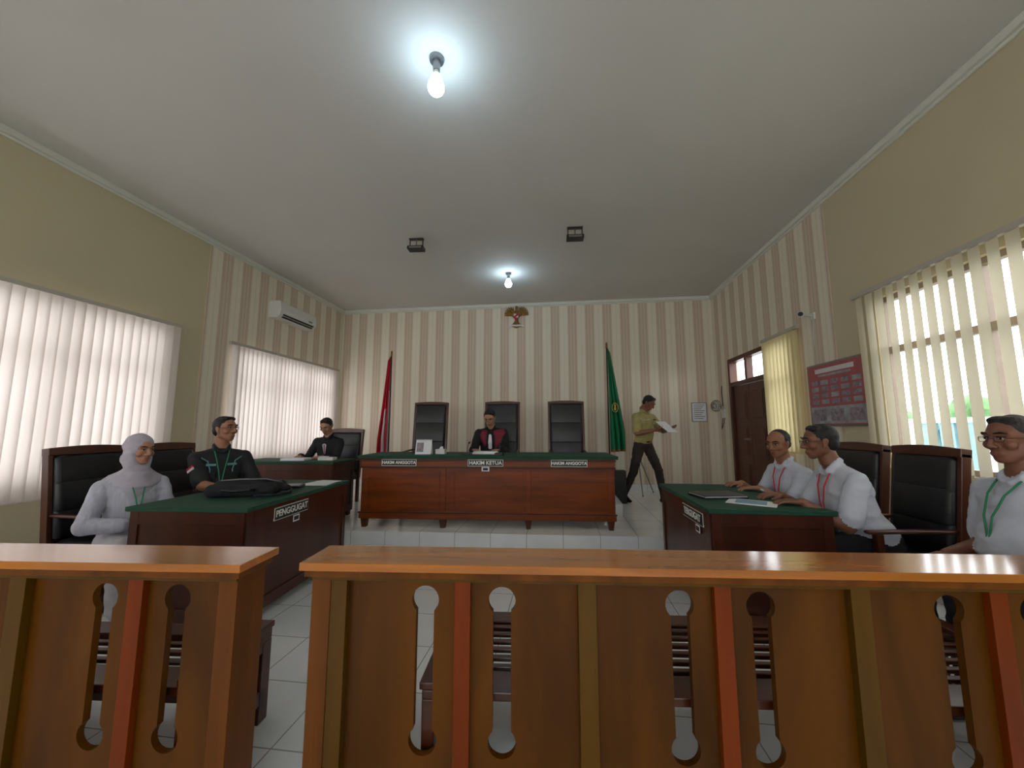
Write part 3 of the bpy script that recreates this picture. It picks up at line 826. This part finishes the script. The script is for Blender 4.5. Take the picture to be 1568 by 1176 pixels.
def person(name, x, y, z0, heading, seat=.47, lean=5, s=1.0, head=None, pitch=0, tilt=0, hands=None, hdirs=None, hpalm=None, curl=(18, 18),
           poles=None, sleeve='short', shirt='shirtw', pants='pantsd', skin='skinA', hair='short', hk='hair', glasses=False,
           belly=.02, stand=False, feet=None, collar=True, extras=None, wide=1.0, side_lean=0, knees=None, shoes='shoe', sh=0, skirt=False):
    """hands / hdirs / hpalm / poles are given (right, left); local +X is the figure's right side"""
    hands = hands[::-1]; hdirs = hdirs[::-1] if hdirs else None; hpalm = hpalm[::-1] if hpalm else None
    poles = poles[::-1] if poles else None; curl = curl[::-1]
    mb = MB()
    base = Matrix.Translation((x, y, z0)) @ Matrix.Rotation(rad(heading-90), 4, 'Z')
    pz = .93*s if stand else seat+.085
    pel = Matrix.Translation((0, 0, pz))
    T = base @ pel @ Matrix.Rotation(rad(side_lean), 4, 'Y') @ Matrix.Rotation(rad(-lean), 4, 'X')
    R3 = T.to_3x3(); B3 = base.to_3x3()
    def t(x, y, z): return T @ Vector((x*s, y*s, z*s))
    def E(x, y, z, *r):
        if len(r) == 1: r = (r[0],)*3
        return (t(x, y, z), tuple(q*s for q in r), R3)
    W = wide
    p = []
    p.append(([E(0, .0, .03, .162*W, .115, .08), E(0, .005+belly, .16, .150*W, .115+belly*.7, .09)], shirt))
    p.append(([E(0, .005+belly, .16, .150*W, .115+belly*.7, .09), E(0, .010, .33, .166*W, .122, .10)], shirt))
    p.append(([E(0, .010, .33, .164*W, .120, .10), E(0, -.010, .440, .11*W, .080, .05)], shirt))
    for q in (-1, 1):
        p.append(([E(q*.03, -.015, .475, .05, .055, .03), E(q*.155*W, -.010, .415-sh, .060, .064, .055), E(q*.10, -.005, .33, .07, .10, .08)], shirt))
    p.append(([E(0, -.012, .465, .080, .07, .035), E(0, -.015, .50, .060, .058, .02)], shirt))
    if collar:
        for q in (-1, 1):
            p.append(([E(q*.016, .064, .475, .010, .009, .010), E(q*.050, .044, .50, .015, .015, .018)], shirt))
            p.append(([E(q*.050, .044, .502, .013, .013, .018), E(q*.060, -.015, .525, .011, .02, .016)], shirt))
        p.append(([E(.045, -.058, .53, .015, .011, .016), E(-.045, -.058, .53, .015, .011, .016)], shirt))
        p.append(([E(.060, -.015, .525, .011, .02, .016), E(.045, -.058, .53, .015, .011, .016)], shirt))
        p.append(([E(-.060, -.015, .525, .011, .02, .016), E(-.045, -.058, .53, .015, .011, .016)], shirt))
    def b(x, y, z): return base @ Vector((x*s, y*s, z*s+pz))
    p.append(([(b(0, -.01, -.03), (.160*s*W, .120*s, .085*s), B3), (b(0, -.005, .03), (.150*s*W, .108*s, .05*s), B3)], pants))
    kk = []
    for i, q in enumerate((-1, 1)):
        hip = b(q*.085, 0, -.03)
        if feet: ank = base @ Vector(feet[i])
        else: ank = base @ Vector((q*.11, .42*s, .09))
        pole = B3 @ Vector((q*.15, 1, .6)) if not (knees and knees[i]) else B3 @ Vector(knees[i])
        knee, ank = ik(hip, ank, .43*s, .42*s, pole)
        kk.append((hip, knee, ank))
        p.append(([(hip, .092*s, None), (knee, .066*s, None)], pants))
        p.append(([(knee, .066*s, None), (ank+Vector((0, 0, .0)), .050*s, None)], pants))
        fd = B3 @ Vector((q*.15, 1, 0)); fd.normalize()
        gz = z0+.036
        heel = Vector(ank)-fd*.035; heel.z = max(gz, ank.z-.06)
        toe = Vector(ank)+fd*.145; toe.z = gz-.006 if ank.z < z0+.16 else heel.z-.05
        toe.z = max(toe.z, z0+.03)
        p.append(([(ank+Vector((0, 0, -.01)), .042*s, None), (heel, (.036, .036, .034), None), (toe-fd*.03, (.042, .042, .03), None)], shoes))
        p.append(([(heel, (.036, .036, .034), None), (toe-fd*.03, (.044, .044, .028), None), (toe, (.034, .034, .024), None)], shoes))
    if skirt:
        p.append(([(kk[0][0], .095*s, None), (kk[1][0], .095*s, None), (kk[0][1], .078*s, None), (kk[1][1], .078*s, None)], pants))
        p.append(([(kk[0][1], .075*s, None), (kk[1][1], .075*s, None), (kk[0][2]+Vector((0, 0, .03)), .075*s, None), (kk[1][2]+Vector((0, 0, .03)), .075*s, None)], pants))
    wr = []
    for i, q in enumerate((-1, 1)):
        S = t(q*.168*W, -.008, .412-sh)
        tgt = Vector(hands[i])
        pole = R3 @ Vector((q*.28, -.6, -.8)) if not (poles and poles[i]) else Vector(poles[i])
        Eb, Wt = ik(S, tgt, .285*s, .255*s, pole)
        wr.append((Eb, Wt))
        if sleeve == 'short':
            mid = S.lerp(Eb, .80)
            p.append(([(S, .062*s, None), (mid, .068*s, None)], shirt))
            p.append(([(S, .05*s, None), (Eb, .041*s, None)], skin))
            p.append(([(Eb, .041*s, None), (Eb.lerp(Wt, .35), .041*s, None), (Wt, .0265*s, None)], skin))
        else:
            ru, re, rw = {'long': (.062, .054, .043), 'wide': (.062, .060, .066), 'loose': (.062, .064, .050)}[sleeve]
            p.append(([(S, ru*s, None), (Eb, re*s, None)], shirt))
            p.append(([(Eb, re*s, None), (Eb.lerp(Wt, .92), rw*s, None)], shirt))
            p.append(([(Eb, .03*s, None), (Wt, .0265*s, None)], skin))
    if extras:
        for e in extras:
            if e[0] == 'part': p.append(([E(*c) for c in e[1]], e[2]))
    hh = heading if head is None else head
    HR = (Matrix.Rotation(rad(hh-90), 3, 'Z') @ Matrix.Rotation(rad(-pitch), 3, 'X') @ Matrix.Rotation(rad(tilt), 3, 'Y'))
    N = t(0, -.012, .50)
    up = (R3 @ Vector((0, 0, 1)))
    Hc = N+up*.065*s+HR @ Vector((0, .028*s, .105*s))
    p.append(([(N-up*.02, .056*s, None), (Hc+HR @ Vector((0, -.025*s, -.06*s)), .052*s, None)], skin))
    remesh_add(mb, p, .0088, 4, wrinkle={shirt, pants})
    make_head(mb, Hc, HR, skin, hair, hk, glasses, s, R3)
    for i, q in enumerate((-1, 1)):
        Eb, Wt = wr[i]
        d = Vector(hdirs[i]) if hdirs and hdirs[i] else (Wt-Eb)
        n = Vector(hpalm[i]) if hpalm and hpalm[i] else Vector((0, 0, -1))
        make_hand(mb, Wt, d, n, q, curl[i], skin, s)
    if extras:
        for e in extras:
            if e[0] == 'hull': mb.hull([E(*c) for c in e[1]], e[2])
            elif e[0] == 'path': mb.path([t(*c) for c in e[1]], e[2], e[3])
            elif e[0] == 'box':
                X = T @ Matrix.Translation(Vector(e[1])*s) @ Matrix.Rotation(rad(e[4] if len(e) > 4 else 0), 4, 'Z')
                a, bb, c = [q*s/2 for q in e[2]]
                mb.box(-a, a, -bb, bb, -c, c, e[3], X)
            elif e[0] == 'wbox':
                X = Matrix.Translation(Vector(e[1])) @ e[4]
                a, bb, c = [q/2 for q in e[2]]; mb.box(-a, a, -bb, bb, -c, c, e[3], X)
            elif e[0] == 'sleeve_patch':
                S = t(e[1]*.168*W, -.008, .412); Eb = wr[0 if e[1] < 0 else 1][0]
                c = S.lerp(Eb, .42); ax = (Eb-S).normalized(); out = R3 @ Vector((e[1]*.75, .65, 0)); out = (out-ax*out.dot(ax)).normalized()
                sd = ax.cross(out); Rm = Matrix((sd, out, -ax)).transposed().to_4x4()
                X = Matrix.Translation(c+out*.068*s) @ Rm
                mb.box(-.035, .035, -.004, .006, 0, .022, 'red', X); mb.box(-.035, .035, -.004, .006, -.022, 0, 'flagw', X)
            elif e[0] == 'watch':
                Eb, Wt = wr[0 if e[1] < 0 else 1]; d = (Wt-Eb).normalized()
                mb.cyl(Wt-d*.035, Wt-d*.012, .031*s, .030*s, 'metal', 20)
    mb.v = [(v[0]-x, v[1]-y, v[2]-z0) for v in mb.v]
    return mb.obj(name, (x, y, z0), recalc=False)

def lanyard(k, z1=.20, card=True, bel=.0):
    e = [('path', [(-.062, -.02, .52), (-.055, .05, .485), (-.040, .115, .42), (-.02, .150+bel*.4, .32), (0, .150+bel, z1)], .0045, k),
         ('path', [(.062, -.02, .52), (.055, .05, .485), (.040, .115, .42), (.02, .150+bel*.4, .32), (0, .150+bel, z1)], .0045, k)]
    if card: e.append(('box', (0, .152+bel, z1-.05), (.06, .006, .09), 'paper'))
    return e

# woman in hijab (left)
person('seated_woman_in_hijab', -3.27, 2.62, 0, -22, seat=.42, lean=5, s=.95, head=-6, pitch=5, sleeve='loose', shirt='blouse', pants='pantsw',
       skin='skinB', hair='hijab', belly=.03, collar=False, hands=[(-3.04, 2.44, .63), (-2.96, 2.60, .64)],
       hdirs=[(.45, .8, -.1), (.1, -.8, -.1)], curl=(25, 25), wide=1.03, shoes='pantsw', sh=.025, skirt=True,
       poles=[(-.55, -.55, -.5), (-.3, .6, -.6)], extras=lanyard('lan_g', .20, True, .035))
# man in black uniform
person('seated_man_in_black_uniform', -3.20, 3.32, 0, -42, seat=.52, lean=3, s=1.03, head=-4, pitch=-2, sleeve='short', shirt='vest', pants='pantsd', skin='skinA',
       glasses=True, hands=[(-2.90, 3.00, .812), (-2.78, 3.30, .812)], hdirs=[(1, .3, 0), (1, -.3, 0)], curl=(14, 14), wide=1.04,
       extras=lanyard('lan_g', .17, True, .02)+[('box', (-.075, .128, .37), (.07, .006, .018), 'teal', 12), ('box', (.075, .128, .37), (.07, .006, .018), 'teal', -12),
              ('box', (-.08, .142, .27), (.08, .01, .07), 'dkcloth', 10), ('box', (.08, .142, .27), (.08, .01, .07), 'dkcloth', -10),
              ('path', [(-.15, .05, .43), (-.10, .10, .40), (-.08, .135, .33), (-.085, .145, .20)], .005, 'teal'),
              ('path', [(.15, .05, .43), (.10, .10, .40), (.08, .135, .33), (.085, .145, .20)], .005, 'teal'), ('sleeve_patch', 1)])
# clerk
person('seated_court_clerk', -3.42, 5.44, PZ, -84, seat=.47, lean=12, head=-84, pitch=30, sleeve='long', shirt='suit', pants='suit', skin='skinB',
       hands=[(-3.60, 5.0, PZ+.775), (-3.26, 5.0, PZ+.775)], hdirs=[(.4, -1, 0), (-.4, -1, 0)],
       extras=[('hull', [(0, .128, .40, .03, .006, .02), (0, .142, .26, .006, .006, .01)], 'shirtw'), ('hull', [(0, .134, .40, .008, .006, .01), (0, .148, .26, .006, .006, .01)], 'maroon')])
# presiding judge
person('seated_judge', -1.02, 5.72, .30, -88, seat=.47, lean=22, head=-94, pitch=32, sleeve='wide', shirt='robe', pants='robe', skin='skinB',
       hands=[(-1.20, 5.24, PZ+.87), (-.84, 5.24, PZ+.87)], hdirs=[(.6, -1, 0), (-.6, -1, 0)], wide=1.1,
       extras=[('part', [(-.09, .03, .45, .055, .06, .03), (-.17, 0, .42, .055, .07, .055), (-.10, .10, .30, .045, .045, .04)], 'maroon'),
               ('part', [(.09, .03, .45, .045, .06, .028), (.12, .06, .41, .03, .05, .03), (.08, .11, .30, .03, .035, .04)], 'maroon'),
               ('part', [(-.10, .11, .30, .035, .035, .04), (-.09, .14, .12, .035, .035, .04)], 'maroon'),
               ('hull', [(0, .12, .43, .02, .012, .02), (0, .16, .33, .03, .01, .03)], 'paper'), ('hull', [(0, .15, .36, .025, .01, .02), (0, .165, .26, .028, .01, .02)], 'paper')])
# defendants
person('seated_man_in_white_shirt', 2.08, 3.68, 0, 190, seat=.46, lean=22, head=214, pitch=10, skin='skinA', hk='hairg', hair='thin',
       hands=[(1.62, 3.84, .812), (1.62, 3.52, .812)], hdirs=[(-1, -.35, 0), (-1, .35, 0)], curl=(14, 22), belly=.03,
       poles=[(.25, .35, -1), (.25, -.35, -1)], extras=lanyard('lan_r', .22, True, .03)+[('watch', -1)], wide=1.04)
person('seated_man_in_white_shirt', 2.11, 3.02, 0, 174, seat=.47, lean=25, s=1.05, head=170, pitch=6, skin='skinC', hair='short', glasses=True,
       hands=[(1.62, 3.20, .812), (1.60, 2.90, .812)], hdirs=[(-1, -.1, 0), (-1, .35, 0)], curl=(16, 16), belly=.05, wide=1.10,
       poles=[(.2, .35, -1), (.3, -.35, -1)], extras=lanyard('lan_r', .22, True, .04))
person('seated_man_in_white_shirt', 2.28, 2.24, 0, 176, seat=.47, lean=4, s=1.03, head=186, pitch=2, skin='skinC', hair='short', hk='hairg', glasses=True,
       hands=[(1.99, 2.38, .65), (1.99, 2.10, .65)], hdirs=[(-1, -.2, -.25), (-1, .2, -.25)], curl=(20, 20), belly=.05, wide=1.10, extras=lanyard('lan_g', .18, True, .04))
# guard
gx, gy = 1.30, 6.50
person('standing_security_guard', gx, gy, PZ, -52, stand=True, lean=6, s=1.0, head=-38, pitch=36, shirt='shirtk', pants='pantsb', skin='skinC', belly=.015,
       feet=[(-.19, .20, .09), (.25, -.21, .10)], knees=[(-.1, 1, .1), (.15, 1, .1)], wide=1.06,
       hands=[(gx+.10, gy-.33, PZ+1.13), (gx+.36, gy-.18, PZ+1.15)], hdirs=[(.95, -.15, .1), (.5, -.85, .1)], hpalm=[(0, .5, .9), (-.4, -.2, .9)], curl=(30, 28),
       poles=[(-.7, -.1, -.8), (.5, .6, -.8)],
       extras=[('wbox', (gx+.29, gy-.33, PZ+1.185), (.21, .004, .28), 'paper', Matrix.Rotation(rad(35), 4, 'Z') @ Matrix.Rotation(rad(-55), 4, 'X')),
               ('hull', [(-.14, -.01, .03, .02, .06, .018), (.14, -.01, .03, .02, .06, .018), (0, .11, .03, .05, .03, .018), (0, -.12, .03, .05, .02, .018)], 'black'),
               ('box', (0, .145, .03), (.05, .012, .035), 'gold'),
               ('box', (-.08, .133, .34), (.06, .008, .06), 'shirtk'), ('box', (.08, .133, .34), (.06, .008, .06), 'shirtk'), ('box', (-.08, .14, .385), (.06, .006, .015), 'black'),
               ('path', [(.19, .04, .41), (.12, .11, .37), (.02, .13, .39)], .004, 'flagw')])

# ------------------------------------------------------------------ table-top items
def laptop_bag(x, y, z, rz):
    mb = MB()
    p = [([((sx*.19, sy*.11, .045), (.06, .05, .045), None) for sx in (-1, 1) for sy in (-1, 1)], 'dkcloth'),
         ([((-.12, -.04, .085), (.09, .08, .035), None), ((.10, .0, .09), (.08, .09, .032), None)], 'dkcloth'),
         ([((.2, .05, .045), (.07, .06, .035), None), ((.27, .0, .035), (.04, .05, .025), None)], 'dkcloth')]
    remesh_add(mb, p, .009, 3, wrinkle={'dkcloth'})
    mb.path([(-.10, -.16, .05), (-.09, -.21, .06), (.0, -.23, .055), (.09, -.21, .06), (.10, -.16, .05)], .011, 'black')
    mb.path([(-.22, .0, .09), (-.15, -.08, .118), (.0, -.09, .125), (.15, -.07, .12), (.24, .02, .08)], .004, 'metal')
    mb.path([(.22, .1, .08), (.3, .05, .02), (.33, -.08, .012), (.25, -.18, .012), (.12, -.2, .012)], .010, 'dkcloth')
    return mb.obj('laptop_bag', (x, y, z), rz, recalc=False)
laptop_bag(-2.48, 2.84, .790, 22)
mb = MB(); mb.box(-.17, .17, -.12, .12, 0, .012, 'black'); mb.box(-.165, .165, -.115, .115, .012, .018, 'paper'); mb.box(-.17, .17, -.12, .12, .018, .024, 'leather'); mb.obj('document_folder', (1.18, 3.22, .785), 12, bevel=.003)
mb = MB(); mb.box(-.105, .105, -.15, .15, 0, .006, 'paper', Matrix.Rotation(rad(10), 4, 'Z')); mb.box(-.105, .105, -.15, .15, .006, .010, 'paper', Matrix.Rotation(rad(-6), 4, 'Z')); mb.obj('paper_stack', (-2.28, 3.50, .785), 0)
mb = MB(); mb.box(-.12, .12, -.09, .09, 0, .02, 'black'); mb.box(-.11, .11, -.08, .08, .02, .024, 'leather'); mb.obj('document_folder', (-2.42, 3.22, .785), 20, bevel=.004)
mb = MB(); mb.box(-.105, .105, -.15, .15, 0, .004, 'paper'); mb.box(-.08, .08, -.09, .10, .004, .005, 'blue', Matrix.Rotation(.05, 4, 'Z')); mb.obj('paper_stack', (1.32, 2.98, .785), 60)
DZ = PZ+T+.004
mb = MB()
mb.box(-.10, .10, -.004, .004, 0, .19, 'paper', Matrix.Translation((0, -.045, 0)) @ Matrix.Rotation(rad(-17), 4, 'X'))
mb.box(-.10, .10, -.004, .004, 0, .19, 'paper', Matrix.Translation((0, .055, 0)) @ Matrix.Rotation(rad(17), 4, 'X'))
mb.box(-.085, .0, -.006, -.004, .03, .15, 'postd', Matrix.Translation((0, -.045, 0)) @ Matrix.Rotation(rad(-17), 4, 'X'))
mb.box(-.10, .10, -.05, .06, 0, .004, 'paper')
mb.obj('desk_calendar', (-1.74, 4.78, DZ), 5)
mb = MB(); mb.box(-.06, .06, -.05, .05, 0, .06, 'white'); mb.hull([((0, 0, .06), (.03, .01, .01), None), ((.01, 0, .085), (.02, .008, .012), None)], 'paper'); mb.obj('tissue_box', (-1.54, 4.86, DZ), 0, bevel=.006)
mb = MB(); mb.box(-.16, .16, -.11, .11, 0, .02, 'paper'); mb.box(-.15, .15, -.10, .10, .02, .03, 'paper', Matrix.Rotation(.08, 4, 'Z')); mb.obj('case_file', (-.98, 4.97, DZ), 4)
def mic(x, y):
    mb = MB(); mb.box(-.05, .05, -.06, .06, 0, .03, 'black'); mb.path([(0, 0, .03), (0, .01, .08), (.0, .05, .13), (0, .08, .14)], .004, 'black'); mb.hull([((0, .08, .14), .012, None), ((0, .11, .148), .012, None)], 'black')
    mb.obj('desk_microphone', (x, y, DZ), 0, bevel=.004)
mic(-.76, 4.72); mic(-1.16, 4.72); mic(-1.90, 5.0)
mb = MB(); mb.box(-.1, .1, -.06, .06, 0, .04, 'white'); mb.box(-.09, .0, -.05, .05, .04, .05, 'paper'); mb.obj('small_printer', (-3.05, 4.78, PZ+.745), 5, bevel=.005)
mb = MB(); mb.box(-.15, .15, -.1, .1, 0, .03, 'paper'); mb.obj('case_file', (-3.45, 4.72, PZ+.745), 8, bevel=.002)

mb = MB()
for i in range(3):
    a = rad(30+120*i); mb.cyl((.04*math.cos(a), .04*math.sin(a), .62), (.32*math.cos(a), .32*math.sin(a), .012), .012, .009, 'metal', 10)
    mb.hull([((.32*math.cos(a), .32*math.sin(a), .012), .012, None)], 'black')
mb.cyl((0, 0, .50), (0, 0, 1.22), .011, .011, 'black', 12); mb.box(-.04, .04, -.04, .04, .58, .66, 'black'); mb.box(-.06, .06, -.05, .05, 1.22, 1.30, 'black'); mb.cyl((0, -.05, 1.26), (0, -.10, 1.26), .03, .03, 'black')
mb.obj('camera_tripod', (1.36, 7.30, PZ), 0, bevel=.003)
mb = MB(); mb.box(-.09, .09, -.09, .09, .0, .50, 'black'); mb.cyl((0, -.09, .13), (0, -.098, .13), .07, .07, 'leather', 24); mb.cyl((0, -.09, .36), (0, -.098, .36), .04, .04, 'leather', 20)
mb.obj('loudspeaker', (.80, 6.42, .30 if False else PZ), 0, bevel=.008).location = (.90, 6.40, PZ)

# ------------------------------------------------------------------ light
w = bpy.data.worlds.new('world'); SC.world = w; w.use_nodes = True
bg = w.node_tree.nodes['Background']; bg.inputs[0].default_value = (.95, .97, 1, 1); bg.inputs[1].default_value = 4.8

# ------------------------------------------------------------------ camera
psi, th = rad(7.29), rad(6.67)
R = Vector((math.cos(psi), math.sin(psi), 0))
F = Vector((-math.sin(psi)*math.cos(th), math.cos(psi)*math.cos(th), math.sin(th)))
U = R.cross(F)
cam = bpy.data.cameras.new('camera'); co = bpy.data.objects.new('camera', cam); COL.objects.link(co)
m = Matrix((R, U, -F)).transposed().to_4x4(); m.translation = (0, 0, 1.30)
co.matrix_world = m
cam.sensor_width = 36; cam.lens = 602/1600*36; cam.clip_start = .05
SC.camera = co
SC.view_settings.view_transform = 'Standard'
